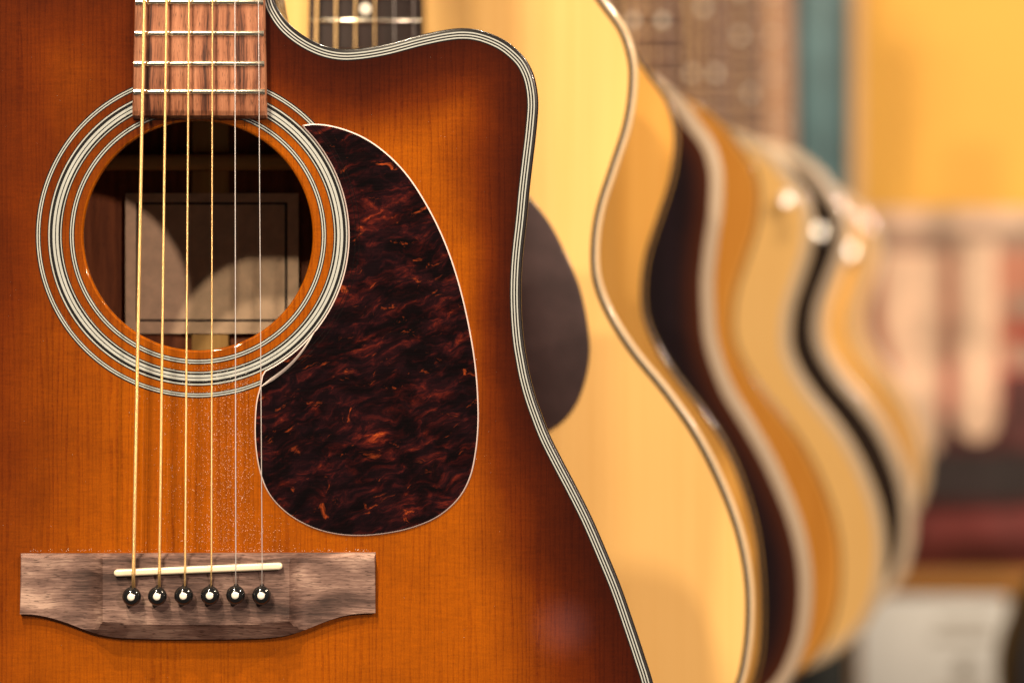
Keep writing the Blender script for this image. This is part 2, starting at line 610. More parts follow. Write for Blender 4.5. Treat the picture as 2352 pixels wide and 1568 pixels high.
M['wound1'] = wound_mat('bronze_wound', (.95, .62, .26, 1), .00042)
M['wound2'] = wound_mat('bronze_wound_fine', (.95, .64, .28, 1), .00030)
M['steel'] = plain('plain_steel', (.80, .77, .78, 1), .26, metal=.5)
M['guardedge'] = plain('bevelled_plastic_edge', (.66, .55, .54, 1), .30, coat=.4)
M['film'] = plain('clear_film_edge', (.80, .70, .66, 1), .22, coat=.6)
M['dust'] = plain('dust_grain', (.95, .90, .82, 1), .6)

# ================================================================== front guitar
HX, HZt = at(454.5, 541)                                   # soundhole centre
TAIL = -0.300                                              # body end below the lens height
root = empty('acoustic_guitar', (HX, 0, ZB + TAIL),
             'orange and brown sunburst cutaway acoustic guitar with tortoiseshell pickguard, sharp in front', 'guitar',
             'acoustic guitars hanging in a row')
def loc(px, py, h=0.0):
    """traced point at height h (metres towards the lens) -> guitar-local x, z"""
    X, Z = at(px, py, -h)
    return X - HX, Z - (ZB + TAIL)
K = 2352 / 2560
def l25(px, py, h=0.0):
    return loc(px * K, py * K, h)
HZ = loc(454.5, 541)[1]

zr = [(130, 0), (160, 70), (220, 155), (300, 225), (400, 285), (500, 322), (600, 337), (700, 332), (800, 318), (900, 298), (1000, 272), (1100, 245), (1200, 222),
      (1300, 203), (1400, 193), (1500, 200), (1600, 228), (1700, 275), (1780, 335), (1850, 410), (1900, 510), (1925, 620), (1932, 720), (1925, 830), (1912, 960), (1895, 1100), (1872, 1300), (1853, 1500)]
edge = [l25(640 + a / 2.735, b / 2.735) for a, b in zr]
zr = [(1936, 100), (1926, 250), (1924, 400), (1930, 550), (1944, 700), (1960, 800), (1985, 930), (2020, 1060), (2065, 1190), (2120, 1330)]
edge += [l25(600 + a / 2.735, 600 + b / 2.735) for a, b in zr]
zr = [(1300, 110), (1400, 300), (1500, 500), (1600, 730), (1690, 950), (1770, 1180), (1840, 1390), (1895, 1567)]
edge += [l25(900 + a / 2.584, 1100 + b / 2.584) for a, b in zr]
rest = [(.2025, .120), (.2035, .095), (.196, .060), (.170, .025), (.120, .007), (.060, .001), (0, 0), (-.060, .001), (-.120, .007), (-.170, .025), (-.196, .060), (-.203, .100), (-.199, .140),
        (-.185, .185), (-.165, .230), (-.148, .280), (-.140, .327), (-.143, .390), (-.147, .440), (-.141, .475), (-.115, .499), (-.070, .508), (-.010, .510), (.022, .508), (.029, .497), (.0295, .475)]
OUT = ccw(spline(edge + rest, .0016))

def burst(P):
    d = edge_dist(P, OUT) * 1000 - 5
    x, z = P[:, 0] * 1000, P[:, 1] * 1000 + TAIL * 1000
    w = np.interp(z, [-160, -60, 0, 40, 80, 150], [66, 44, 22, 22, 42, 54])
    wl = np.interp(z, [-160, 0, 150], [135, 112, 150])  # wider left burst also carries lens falloff and dimmer light in the stain
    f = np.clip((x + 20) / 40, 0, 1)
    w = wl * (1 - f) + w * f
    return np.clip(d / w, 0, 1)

LIP = 50.3 * MM
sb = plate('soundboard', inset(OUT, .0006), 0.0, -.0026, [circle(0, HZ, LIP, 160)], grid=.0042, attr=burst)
sunburst = sunburst_mat()
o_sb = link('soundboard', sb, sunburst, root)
# rounded lip of the soundhole
lipme = lathe('hole_lip', [(50.35 * MM, -.0004), (50.25 * MM, .00002), (49.8 * MM, -.00012), (49.4 * MM, -.0005), (49.2 * MM, -.0011), (49.2 * MM, -.0030), (50.3 * MM, -.0030)], 0, HZ, 160)
bm = bmesh.new(); bm.from_mesh(lipme)
bmesh.ops.delete(bm, geom=[f for f in bm.faces if len(f.verts) > 4], context='FACES_ONLY')
bm.to_mesh(lipme); bm.free()
a = lipme.attributes.new('burst', 'FLOAT', 'POINT')
a.data.foreach_set('value', [1.0] * len(lipme.vertices))
link('soundhole_lip', lipme, sunburst, o_sb)
tag(o_sb, 'stained spruce top, orange in the middle and dark brown towards the edge')

# binding with three pale purfling lines
o_bd = link('binding', ribbon('binding', OUT, [(.0011, -.007), (0, -.007), (0, -.0009), (.0001, -.00045), (.0004, -.0001), (.0009, .0001), (.0050, .0001), (.0050, -.0004)], .9), M['black'], root)
for a_, b_ in ((1.6, 2.15), (2.8, 3.35), (3.98, 4.52)):
    link('purfling_line', ribbon('purfling_line', OUT, [(a_ * MM, .00002), (a_ * MM, .00016), (b_ * MM, .00016), (b_ * MM, .00002)], .6), M['ivoroid'], o_bd)
DEP = .105
link('rim', ribbon('rim', OUT, [(.0004, -.0026), (.0004, -DEP), (.0026, -DEP), (.0026, -.0026)], .6, True), M['rim'], root)
link('lining', ribbon('lining', OUT, [(.0028, -.0036), (.0028, -DEP + .002), (.0036, -DEP + .002), (.0036, -.0036)], .6, True), M['rawmahogany'], root)
link('raw_underside', plate('raw_underside', inset(OUT, .004), -.0027, -.0031, [circle(0, HZ, .0512, 96)], grid=.03), M['strip'], o_sb)
BACK = DEP - .0006
o_bk = link('back', plate('back', inset(OUT, .0008), -BACK, -(BACK + .003), grid=.02), M['inside'], root)

# seen through the soundhole: brace, centre strip, paper label
yb = BACK
def bx(px0, py0, px1, py1, y0, y1, name, mat, parent, bev=0):
    x0, z0 = loc(px0, py1, -y0); x1, z1 = loc(px1, py0, -y0)
    return link(name, box(name, x0, x1, y0, y1, z0, z1, bev), mat, parent)
bx(120, 353, 860, 390, yb - .012, yb - .0001, 'back_brace', M['brace'], o_bk, .0025)
bx(440, 200, 526, 352, yb - .0026, yb - .0001, 'back_strip', M['strip'], o_bk, .0008)
bx(440, 391, 526, 900, yb - .0026, yb - .0001, 'back_strip', M['strip'], o_bk, .0008)
o_lb = bx(288, 444, 686, 766, yb - .0034, yb - .0030, 'paper_label', M['paper'], root)
tag(o_lb, 'cream paper label with a thin dark printed frame inside the soundhole')
fr = []
V, F = [], []
ly = yb - .0036
for (a0, b0, a1, b1) in ((313, 465, 660, 470), (313, 733, 660, 738), (313, 470, 319, 733), (654, 470, 660, 733)):
    x0, z0 = loc(a0, b1, -ly); x1, z1 = loc(a1, b0, -ly)
    i = len(V)
    V += [(x0, ly, z0), (x1, ly, z0), (x1, ly, z1), (x0, ly, z1)]
    F.append((i, i + 1, i + 2, i + 3))
link('printed_frame', mesh('printed_frame', V, F), M['ink'], o_lb)

# rosette: three black rings carrying pale lines
for r0, r1, whites in ((67.4, 69.75, ((67.78, 68.28), (68.72, 69.24))),
                       (58.2, 64.55, ((58.6, 59.02), (59.82, 60.92), (61.3, 62.4), (63.6, 64.18))),
                       (52.95, 55.3, ((53.36, 53.92), (54.42, 54.9)))):
    ring = link('rosette_ring', annulus('rosette_ring', 0, HZ, r0 * MM, r1 * MM, -.0003, .0001), M['black'], root)
    for w0, w1 in whites:
        link('pale_line', annulus('pale_line', 0, HZ, w0 * MM, w1 * MM, .0000, .00016), M['ivoroid'], ring)

# pickguard
PG = [(694, 288), (715, 285), (750, 287), (800, 300), (850, 324), (900, 363), (942, 410), (985, 478), (1018, 545), (1044, 615), (1065, 690), (1081, 765), (1092, 835), (1098, 905), (1099, 975),
      (1093, 1040), (1080, 1097), (1055, 1143), (1010, 1184), (950, 1211), (880, 1226), (810, 1230), (750, 1222), (700, 1204), (652, 1173), (616, 1132), (597, 1085), (587, 1030), (585, 970), (589, 920), (597, 888), (602, 862)]
pg = [loc(*p, .0007) for p in PG]
R_ = .0647
pe, ps = pg[-1], pg[0]
a0 = math.atan2(pe[1] - HZ, pe[0]); a1 = math.atan2(ps[1] - HZ, ps[0])
arc = [(R_ * math.cos(a0 + (a1 - a0) * t / 60), HZ + R_ * math.sin(a0 + (a1 - a0) * t / 60)) for t in range(1, 60)]
pgo = ccw(spline(pg, .0012, False) + arc)
tort = tortoise_mat(0.0, HZ)
o_pg = link('pickguard', plate('pickguard', inset(pgo, .00035), .0007, .0002, grid=.004), tort, root)
tag(o_pg, 'glossy dark red tortoiseshell pickguard beside the soundhole')
link('bevelled_edge', ribbon('bevelled_edge', pgo, [(-.0001, .0001), (0, .00035), (.00022, .00066), (.00048, .00078), (.00048, .0003)], .5), M['guardedge'], o_pg)
# the corner by the treble string has lifted: a thin bright curl
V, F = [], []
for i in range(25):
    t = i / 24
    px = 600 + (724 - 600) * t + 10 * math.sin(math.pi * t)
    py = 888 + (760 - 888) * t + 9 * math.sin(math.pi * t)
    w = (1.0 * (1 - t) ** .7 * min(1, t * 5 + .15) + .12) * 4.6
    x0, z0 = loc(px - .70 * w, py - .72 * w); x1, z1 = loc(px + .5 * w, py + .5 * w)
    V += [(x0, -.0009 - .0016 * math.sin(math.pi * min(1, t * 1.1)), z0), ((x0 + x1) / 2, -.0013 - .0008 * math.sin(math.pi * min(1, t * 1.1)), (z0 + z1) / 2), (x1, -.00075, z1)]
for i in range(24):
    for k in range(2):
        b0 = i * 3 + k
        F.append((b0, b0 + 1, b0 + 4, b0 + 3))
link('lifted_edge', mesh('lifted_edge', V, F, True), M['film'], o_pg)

# fretboard, frets
FH = .0066
SADZ = loc(453, 1307, .0125)[1]
SCALE = .648
def fret_z(n): return SADZ + SCALE * 2 ** (-n / 12)
xl0, ze = loc(303.5, 272, FH * .6); xr0, _ = loc(613, 272, FH * .6)
xl1, zt = loc(308.5, 0, FH); xr1, _ = loc(607.5, 0, FH)
NUT = fret_z(0)
def fb_edges(z):
    t = (z - ze) / (zt - ze)
    return xl0 + (xl1 - xl0) * t, xr0 + (xr1 - xr0) * t
def arch(x, xa, xb, h, crown=.0006):
    u = (x - (xa + xb) / 2) / ((xb - xa) / 2)
    return h + crown * (1 - u * u) - crown
V, F = [], []
NX = 14
rows = [(ze, .0006, .0), (ze + .0003, .0035, .0), (ze + .0011, .0056, .0), (ze + .0026, FH - .0003, 0), (ze + .0034, FH, 0)] + [(ze + .0034 + (NUT - ze - .0034) * i / 30, FH, 0) for i in range(1, 31)]
for (z, h, _) in rows:
    xa, xb = fb_edges(max(z, ze))
    prof = [(xa, 0.00015)] + [(xa + .0002, max(.0003, h - .0008)), (xa + .0007, h - .0001)]
    prof += [(xa + (xb - xa) * i / NX, None) for i in range(1, NX)]
    prof += [(xb - .0007, h - .0001), (xb - .0002, max(.0003, h - .0008)), (xb, .00015)]
    for (x, hh) in prof:
        V.append((x, -(hh if hh is not None else h + .0005 * (1 - ((x - (xa + xb) / 2) / ((xb - xa) / 2)) ** 2)), z))
m_ = NX + 5
for i in range(len(rows) - 1):
    for k in range(m_ - 1):
        F.append((i * m_ + k, i * m_ + k + 1, (i + 1) * m_ + k + 1, (i + 1) * m_ + k))
F.append(tuple(range(m_))); F.append(tuple((len(rows) - 1) * m_ + k for k in range(m_)))
o_fb = link('fretboard', fixn(mesh('fretboard', V, F), .7), M['rosewood'], root)
def fret_mesh(z, xa, xb, h, wd=.0023, ht=.0011):
    V, F = [], []
    n = 16
    sec = [(-wd / 2, -.0002), (-wd / 2, .0003), (-wd * .36, ht * .62), (-wd * .18, ht * .92), (0, ht), (wd * .18, ht * .92), (wd * .36, ht * .62), (wd / 2, .0003), (wd / 2, -.0002)]
    for i in range(n + 1):
        t = i / n
        x = xa + (xb - xa) * t
        c = .0005 * (1 - (2 * t - 1) ** 2)
        e = 1.0 if 0 < i < n else .55
        for s, q in sec:
            V.append((x, -(h + c + q * e), z + s))
    m = len(sec)
    for i in range(n):
        for k in range(m - 1):
            F.append((i * m + k, i * m + k + 1, (i + 1) * m + k + 1, (i + 1) * m + k))
    F.append(tuple(range(m))); F.append(tuple(n * m + k for k in range(m)))
    return fixn(mesh('fret', V, F), .8)
FRY = {20: 211, 19: 146.5, 18: 77, 17: 5}
for n in range(1, 21):
    z = loc(450, FRY[n], FH + .001)[1] if n in FRY else fret_z(n)
    xa, xb = fb_edges(z)
    link('fret', fret_mesh(z, xa + .0005, xb - .0005, FH), M['fret'], o_fb)
# neck and headstock, above the picture
V, F = [], []
for z, w, dp in ((.470, .027, .034), (.500, .0265, .022), (.530, .026, .018), (NUT, .0215, .016)):
    for k in range(9):
        a = math.pi * k / 8
        V.append((-w * math.cos(a), dp * math.sin(a) + .0001, z))
for i in range(3):
    for k in range(8):
        F.append((i * 9 + k, i * 9 + k + 1, (i + 1) * 9 + k + 1, (i + 1) * 9 + k))
F += [tuple(range(9)), tuple(27 + k for k in range(9))] + [(i * 9, (i + 1) * 9, (i + 1) * 9 + 8, i * 9 + 8) for i in range(3)]
for v in range(len(V)):
    if V[v][2] <= .5 and V[v][2] < .509:
        V[v] = (V[v][0], V[v][1], V[v][2] + .012 if V[v][2] < .48 else V[v][2] + .014)
link('neck', fixn(mesh('neck', V, F), .7), M['rim'], root)
hs = ccw([(-.022, NUT + .001), (.022, NUT + .001), (.034, NUT + .05), (.037, NUT + .19), (.0, NUT + .20), (-.037, NUT + .19), (-.034, NUT + .05)])
link('headstock', plate('headstock', hs, .004, -.012), M['rim'], root)

# bridge
BR = [(45, 1271), (250, 1268), (650, 1267), (862, 1269)]
Bbot = [(862, 1407), (820, 1409), (785, 1415), (745, 1428), (705, 1444), (670, 1456), (630, 1463), (560, 1467), (450, 1468), (340, 1467), (270, 1464), (225, 1456), (190, 1444), (150, 1429), (110, 1417), (75, 1411), (45, 1410)]
BHM = .0096
bl = [loc(p[0], p[1], .004) for p in BR]
bb = spline([loc(p[0], p[1], .004) for p in Bbot], .0012, False)
bt = []
for i in range(100):
    t = i / 99
    bt.append((bl[0][0] + (bl[-1][0] - bl[0][0]) * t, bl[0][1] + (bl[-1][1] - bl[0][1]) * t))
bro = ccw(bt + bb)
def sm(a, b, v):
    t = max(0, min(1, (v - a) / (b - a)))
    return t * t * (3 - 2 * t)
bbA = np.array(bb)
bxs, bzs = bbA[::-1, 0], bbA[::-1, 1]
bzt = bl[0][1]
def bridge_h(x, z):
    ax = abs(x)
    # scooped wings rise in a hollow to the centre block
    u = max(0, min(1, (.0490 - ax) / .0092))
    h = .0030 + (BHM - .0030) * (u ** 2.4)
    zb = float(np.interp(x, bxs, bzs))
    d = z - zb                                   # distance from the lower edge
    eh = .0026 + .0004 * sm(.034, .050, ax)
    h = min(h, eh + max(0, d) * 1.05)
    dt = bzt - z
    if dt < .0019:
        h -= (.0019 - dt) * 1.7
    return h
bx0, bx1 = bl[0][0], bl[-1][0]
ext = [(bx0 + .0006 + (bx1 - bx0 - .0012) * i / 140, bzt - .0019) for i in range(141)]
ext += [(bx0 + .0006 + (bx1 - bx0 - .0012) * i / 140, bzt - .0024) for i in range(141)]
ext += [(sx * .0398, bzt - .0035 - .0012 * i) for sx in (-1, 1) for i in range(24)]
ext += [(sx * .0391, bzt - .0035 - .0012 * i) for sx in (-1, 1) for i in range(24)]
o_br = link('bridge', plate('bridge', bro, 0, .0001, grid=.0013, hfun=bridge_h, sa=.4, extra=ext), M['bridgewood'], root)
tag(o_br, 'brown rosewood bridge with scooped wings')

def dome_plate(name, outline, h0, h1, b, sa=.5):
    rings = [(0, h0), (0, h1 - b), (b * .12, h1 - b * .55), (b * .4, h1 - b * .2), (b * .75, h1 - b * .05), (b, h1)]
    V, F = [], []
    n = len(outline)
    for o, h in rings:
        for (x, z) in inset(outline, o):
            V.append((x, -h, z))
    for r in range(len(rings) - 1):
        for i in range(n):
            j = (i + 1) % n
            F.append((r * n + i, r * n + j, (r + 1) * n + j, (r + 1) * n + i))
    F.append(tuple((len(rings) - 1) * n + i for i in range(n)))
    F.append(tuple(range(n)))
    return fixn(mesh(name, V, F), sa)
def capsule(p, q, r, n=12):
    d = math.atan2(q[1] - p[1], q[0] - p[0])
    pts = [(q[0] + r * math.cos(d - math.pi / 2 + math.pi * i / n), q[1] + r * math.sin(d - math.pi / 2 + math.pi * i / n)) for i in range(n + 1)]
    pts += [(p[0] + r * math.cos(d + math.pi / 2 + math.pi * i / n), p[1] + r * math.sin(d + math.pi / 2 + math.pi * i / n)) for i in range(n + 1)]
    return ccw(pts)
SH = .0129
sp, sq = loc(269, 1315.5, SH), loc(640, 1300, SH)
link('saddle', dome_plate('saddle', capsule(sp, sq, .00150), BHM - .001, SH, .0009), M['bone'], o_br)
PINS = [(303, 1369), (362, 1368), (422.5, 1366.5), (483, 1366), (541.5, 1365), (601, 1366)]
for px, py in PINS:
    x, z = loc(px, py, .0125)
    hz_ = loc(px + 1, py - 21, BHM)
    pr = [(.0030, BHM - .001), (.0031, BHM + .0004)]
    for i in range(11):
        a = -0.75 + (math.pi / 2 - .18 + .75) * i / 10
        pr.append((.0041 * math.cos(a), BHM + .0037 + .0034 * math.sin(a)))
    o_pin = link('bridge_pin', lathe('bridge_pin', pr, x, z, 36), M['pin'], root)
    hb = BHM + .0037 + .0034
    link('white_dot', lathe('white_dot', [(.00155, hb - .0012), (.00155, hb - .0002), (.0013, hb + .00002), (.0007, hb + .00014)], x, z, 24), M['dot'], o_pin)
    link('pin_hole', lathe('pin_hole', [(.0012, BHM - .0004), (.0012, BHM + .00008)], hz_[0], hz_[1] - .0003, 16), M['hole'], o_br)

# strings
TOPX = [331.5, 382.5, 434, 488, 539.5, 593.5]
SADX = [306.5, 366, 425, 485.5, 541.5, 602]
SADY = [1314, 1311.5, 1309, 1306.5, 1304, 1301.5]
RAD = [.00075, .00058, .00044, .00033, .00022, .00018]
for i in range(6):
    h20 = .0108
    xs, zs = loc(SADX[i], SADY[i], SH + .0005)
    xt, z0 = loc(TOPX[i], 0, h20)
    sl = (xt - xs) / (z0 - zs)
    hs_ = SH + RAD[i] * .7
    dh = (h20 - hs_) / (z0 - zs)
    xp, zp = loc(PINS[i][0] + (4 if i < 2 else 2 if i < 4 else .5), PINS[i][1] - 20, BHM + .001)
    pts = [(xp, -(BHM - .0006), zp), (xp, -(BHM + .0008), zp + .0002), (xs - .0001, -(hs_ - .0004), zs - .0011), (xs, -hs_, zs)]
    for k in range(1, 13):
        z = zs + (NUT - zs) * k / 12
        pts.append((xs + sl * (z - zs), -(hs_ + dh * (z - zs)), z))
    st = link('string', tube('string', pts, RAD[i], 12), M['wound1'] if i < 2 else M['wound2'] if i < 4 else M['steel'], root)
    tag(st, ['thick bronze wound bass string', 'bronze wound string second from the bass side', 'bronze wound string third from the bass side',
             'thin bronze wound string in the middle', 'plain steel string second from the treble side', 'thinnest plain steel treble string'][i])

# dust on the lacquer between soundhole and bridge, and along the bridge
V, F = [], []
def speck(x, z, h, s):
    i = len(V)
    a = random.random() * 6.28
    for k in range(3):
        V.append((x + s * math.cos(a + 2.09 * k), -h, z + s * math.sin(a + 2.09 * k)))
    V.append((x, -(h + s * 1.1), z))
    F.extend([(i, i + 1, i + 3), (i + 1, i + 2, i + 3), (i + 2, i, i + 3)])
n = 0
while n < 2600:
    px = random.gauss(505, 85); py = random.uniform(835, 1264)
    if not (292 < px < 700):
        continue
    if px > 585 and not (py > 1180 and px < 640 + (py - 1180) * 1.2):
        continue
    if random.random() > (.35 + .65 * math.exp(-((px - 540) / 110) ** 2)):
        continue
    x, z = loc(px, py)
    speck(x, z, .00018, random.choice((.00007, .00009, .00009, .00012, .00016)))
    n += 1
for _ in range(130):
    x, z = loc(random.uniform(60, 850), 1266 - abs(random.gauss(0, 3.2)))
    speck(x, z, .00002, random.uniform(.00008, .00020))
for _ in range(260):
    x, z = loc(random.uniform(0, 1150), random.uniform(60, 1560))
    if math.hypot(x, z - HZ) > .071 and pip(np.array([[x, z]]), inset(OUT, .008))[0] and not pip(np.array([[x, z]]), pgo)[0] and not pip(np.array([[x, z]]), bro)[0]:
        speck(x, z, .00002, random.uniform(.00005, .00009))
for q_ in pgo[::2]:
    if random.random() < .45:
        speck(q_[0] + random.gauss(0, .0003), q_[1] + random.gauss(0, .0003), .0002, random.uniform(.00006, .00013))
o_d = link('dust', mesh('dust', V, F), M['dust'])
o_d.location = root.location
tag(o_d, 'fine pale dust lying on the lacquer between soundhole and bridge', 'dust', kind='stuff')

# ================================================================== the row behind
HALF = [(0, .178), (.028, .178), (.055, .174), (.085, .165), (.110, .147), (.123, .130), (.1325, .1165), (.1373, .101), (.1378, .088), (.135, .068), (.128, .046), (.121, .024), (.1186, .0066), (.1193, -.0088),
        (.1248, -.0242), (.1369, -.044), (.1547, -.066), (.170, -.088), (.1833, -.1144), (.192, -.1386), (.1965, -.1628), (.197, -.1826), (.1954, -.200), (.192, -.215), (.180, -.240), (.150, -.265), (.100, -.282), (.050, -.289), (0, -.291)]
CONC = ccw(spline(HALF + [(-x, z) for x, z in HALF[-2:0:-1]], .004))
CONC0 = .291
GUARD = ccw(spline([(.0826, .0318), (.0929, .0187), (.101, .0033), (.108, -.0132), (.112, -.0308), (.1134, -.0462), (.111, -.0616), (.1057, -.0748), (.098, -.0836), (.088, -.0885), (.074, -.087), (.060, -.076), (.050, -.055), (.047, -.03), (.046, .009), (.055, .028), (.060, .048), (.068, .047)], .004))
def shift(p, k=1.0, full=0.0, low=0.0):
    return [((x + full * math.copysign(1, x) * math.exp(-((z + .004) / .055) ** 2) * min(1, abs(x) / .08) + low * math.copysign(1, x) * math.exp(-((z + .17) / .07) ** 2) * min(1, abs(x) / .08)) * k, (z + CONC0) * k) for x, z in p]

def back_guitar(D, wx, wy, k, top, bind, purf, side, board, label, edge_w=None, guard=None, bw=.0036, full=0.0, glint=None, pw=.002, low=0.0):
    """natural or dark guitar further down the row; D = distance in units of the front guitar's; (wx, wy) = right waist point (2560 px trace)"""
    y = D0 * (D - 1)
    X, Z = at(wx * K, wy * K, y)
    r = empty('acoustic_guitar', (X - (.1186 + full) * k, y, Z - CONC0 * k), label, 'guitar', 'acoustic guitars hanging in a row')
    o = ccw(shift(CONC, k, full, low))
    hz = (CONC0 + .053) * k
    def att(P):
        return np.clip((edge_dist(P, o) * 1000 - 4) / (edge_w or 20), 0, 1)
    s = link('soundboard', plate('soundboard', inset(o, .0008), 0, -.003, [circle(0, hz, .050 * k, 64)], grid=.011, attr=att), top, r)
    b = link('binding', ribbon('binding', o, [(.0018, -.007), (0, -.007), (0, -.0014), (.0003, -.0006), (.0008, -.0001), (.0015, .0001), (bw, .0001), (bw, -.0004)], .9), bind, r)
    link('purfling_line', ribbon('purfling_line', o, [(bw, -.0002), (bw, .00012), (bw + pw, .00012), (bw + pw, -.0002)], .6), purf, b)
    link('rim', ribbon('rim', o, [(.0004, -.003), (.0004, -.1), (.0028, -.1), (.0028, -.003)], .6, True), side, r)
    link('back', plate('back', inset(o, .0008), -.0995, -.1025, grid=.03), side, r)
    link('rosette_ring', annulus('rosette_ring', 0, hz, .056 * k, .060 * k, -.0003, .0002, 64), M['black'], r)
    if guard:
        link('pickguard', dome_plate('pickguard', ccw(shift(GUARD, k)), -.0002, .0012, .0006), guard, r)
    sad = (CONC0 - .084) * k
    bw = capsule((-.062, sad - .006), (.062, sad - .006), .013)
    br = link('bridge', dome_plate('bridge', bw, -.0002, .008, .003), M['darkwood'], r)
    link('saddle', dome_plate('saddle', capsule((-.036, sad - .001), (.036, sad + .001), .0015), .0078, .0115, .0009), M['bone'], br)
    ze, nz = (CONC0 + .106) * k, sad + .648 * 1.0
    wa, wb = .0290, .0218
    hw = lambda z: wa + (wb - wa) * (z - ze) / (nz - ze)
    fo = ccw([(-hw(ze), ze), (hw(ze), ze), (hw(nz), nz), (-hw(nz), nz)])
    fb = link('fretboard', plate('fretboard', fo, .0065, .0002), board, r)
    z20 = sad + .648 * 2 ** (-20 / 12)
    for n in range(1, 21):
        z = sad + .648 * 2 ** (-n / 12)
        if z > ze + .004:
            link('fret', box('fret', -hw(z) + .0006, hw(z) - .0006, -.0076, -.0064, z - .0011, z + .0011, .0005, 1), M['fret'] if D < 1.3 else M['oldfret'], fb)
    for n in (3, 5, 7, 9, 12, 15, 17, 20):
        z = sad + .648 * (2 ** (-n / 12) + 2 ** (-(n - 1) / 12)) / 2
        for x in ((-.012, .012) if n == 12 else (0,)):
            link('inlay_dot', lathe('inlay_dot', [(.0030, .006), (.0030, .00665), (.0024, .0067)], x, z, 20), M['dot'], fb)
    V, F = [], []
    zn = CONC0 * k + .1785 * k
    for z, w, dp in ((zn, .0275, .045), (zn + .02, .0265, .026), (zn + .06, .0255, .019), (nz, .0215, .016)):
        for q in range(9):
            a = math.pi * q / 8
            V.append((-w * math.cos(a), dp * math.sin(a), z))
    for i in range(3):
        for q in range(8):
            F.append((i * 9 + q, i * 9 + q + 1, (i + 1) * 9 + q + 1, (i + 1) * 9 + q))
    F += [tuple(range(9)), tuple(27 + q for q in range(9))] + [(i * 9, (i + 1) * 9, (i + 1) * 9 + 8, i * 9 + 8) for i in range(3)]
    link('neck', fixn(mesh('neck', V, F), .7), side, r)
    hs = ccw([(-.022, nz + .001), (.022, nz + .001), (.034, nz + .05), (.037, nz + .19), (0, nz + .20), (-.037, nz + .19), (-.034, nz + .05)])
    link('headstock', plate('headstock', hs, .004, -.012), side, r)
    for i in range(6):
        xs = -.0275 + .011 * i
        xn = -.018 + .0072 * i
        link('string', tube('string', [(xs, -.0078, sad - .012), (xs, -.0120, sad), (xn, -.0085, nz)], [.0007, .00056, .00045, .00036, .00022, .0002][i], 8), M['wound2'] if i < 4 else M['steel'], r)
    if glint:
        # added chrome disc by the upper bout, angled to send a lamp glint to the lens
        bx_, bz_ = at(glint[0], glint[1], y - .012)
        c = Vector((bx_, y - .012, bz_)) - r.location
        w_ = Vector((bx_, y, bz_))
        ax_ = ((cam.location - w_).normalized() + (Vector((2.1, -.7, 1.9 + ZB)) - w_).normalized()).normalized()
        R1 = glint[2]
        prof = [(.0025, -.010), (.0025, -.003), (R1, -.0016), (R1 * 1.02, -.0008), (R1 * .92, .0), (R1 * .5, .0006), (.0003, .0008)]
        me = lathe('glint_disc', prof, 0, 0, 24)
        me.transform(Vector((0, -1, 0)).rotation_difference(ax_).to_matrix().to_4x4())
        ob = link('glint_disc', me, M['chrome'], r)
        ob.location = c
    return r

M['oldfret'] = plain('tarnished_fret', (.50, .33, .21, 1), .35, metal=.7)
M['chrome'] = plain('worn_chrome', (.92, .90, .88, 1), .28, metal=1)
M['darkwood'] = wood('ebony_bridge', [(0, (.014, .009, .008, 1)), (1, (.045, .028, .022, 1))], along='x', rough=.45)
M['ebony'] = wood('dark_fretboard', [(0, (.010, .007, .007, 1)), (1, (.035, .020, .018, 1))], rough=.45)
M['midboard'] = wood('brown_fretboard', [(0, (.034, .012, .007, 1)), (1, (.105, .042, .022, 1))], rough=.45)
M['paleboard'] = wood('pale_rosewood_fretboard', [(0, (.22, .11, .06, 1)), (1, (.38, .20, .115, 1))], rough=.45)
M['cream'] = plain('cream_binding', (.72, .57, .42, 1), .22, coat=.8)
M['greycream'] = plain('grey_cream_binding', (.62, .49, .34, 1), .22, coat=.8)
M['natural'] = spruce_mat('honey_spruce', (.90, .575, .215, 1), (.85, .52, .18, 1))
M['natural2'] = spruce_mat('deep_honey_spruce', (.88, .48, .12, 1), (.80, .40, .085, 1))
M['amber'] = spruce_mat('amber_spruce', (.74, .33, .055, 1), (.62, .25, .035, 1))
M['natural3'] = spruce_mat('pale_spruce', (.90, .56, .24, 1), (.84, .48, .18, 1))
M['darktop'] = spruce_mat('black_top', (.010, .006, .008, 1), (.016, .008, .012, 1), rim=(.11, .026, .008, 1))
M['darktop2'] = spruce_mat('dark_brown_top', (.018, .011, .008, 1), (.026, .015, .010, 1), rim=(.022, .012, .008, 1))
M['sidewood'] = wood('brown_side', [(0, (.05, .02, .01, 1)), (1, (.12, .05, .022, 1))], rough=.35, coat=.6)
M['sidepale'] = wood('maple_side', [(0, (.40, .22, .08, 1)), (1, (.55, .32, .13, 1))], rough=.35, coat=.6)
M['guard2'] = plain('plum_brown_pickguard', (.045, .026, .027, 1), .30, coat=.3, var=.25, vs=60)

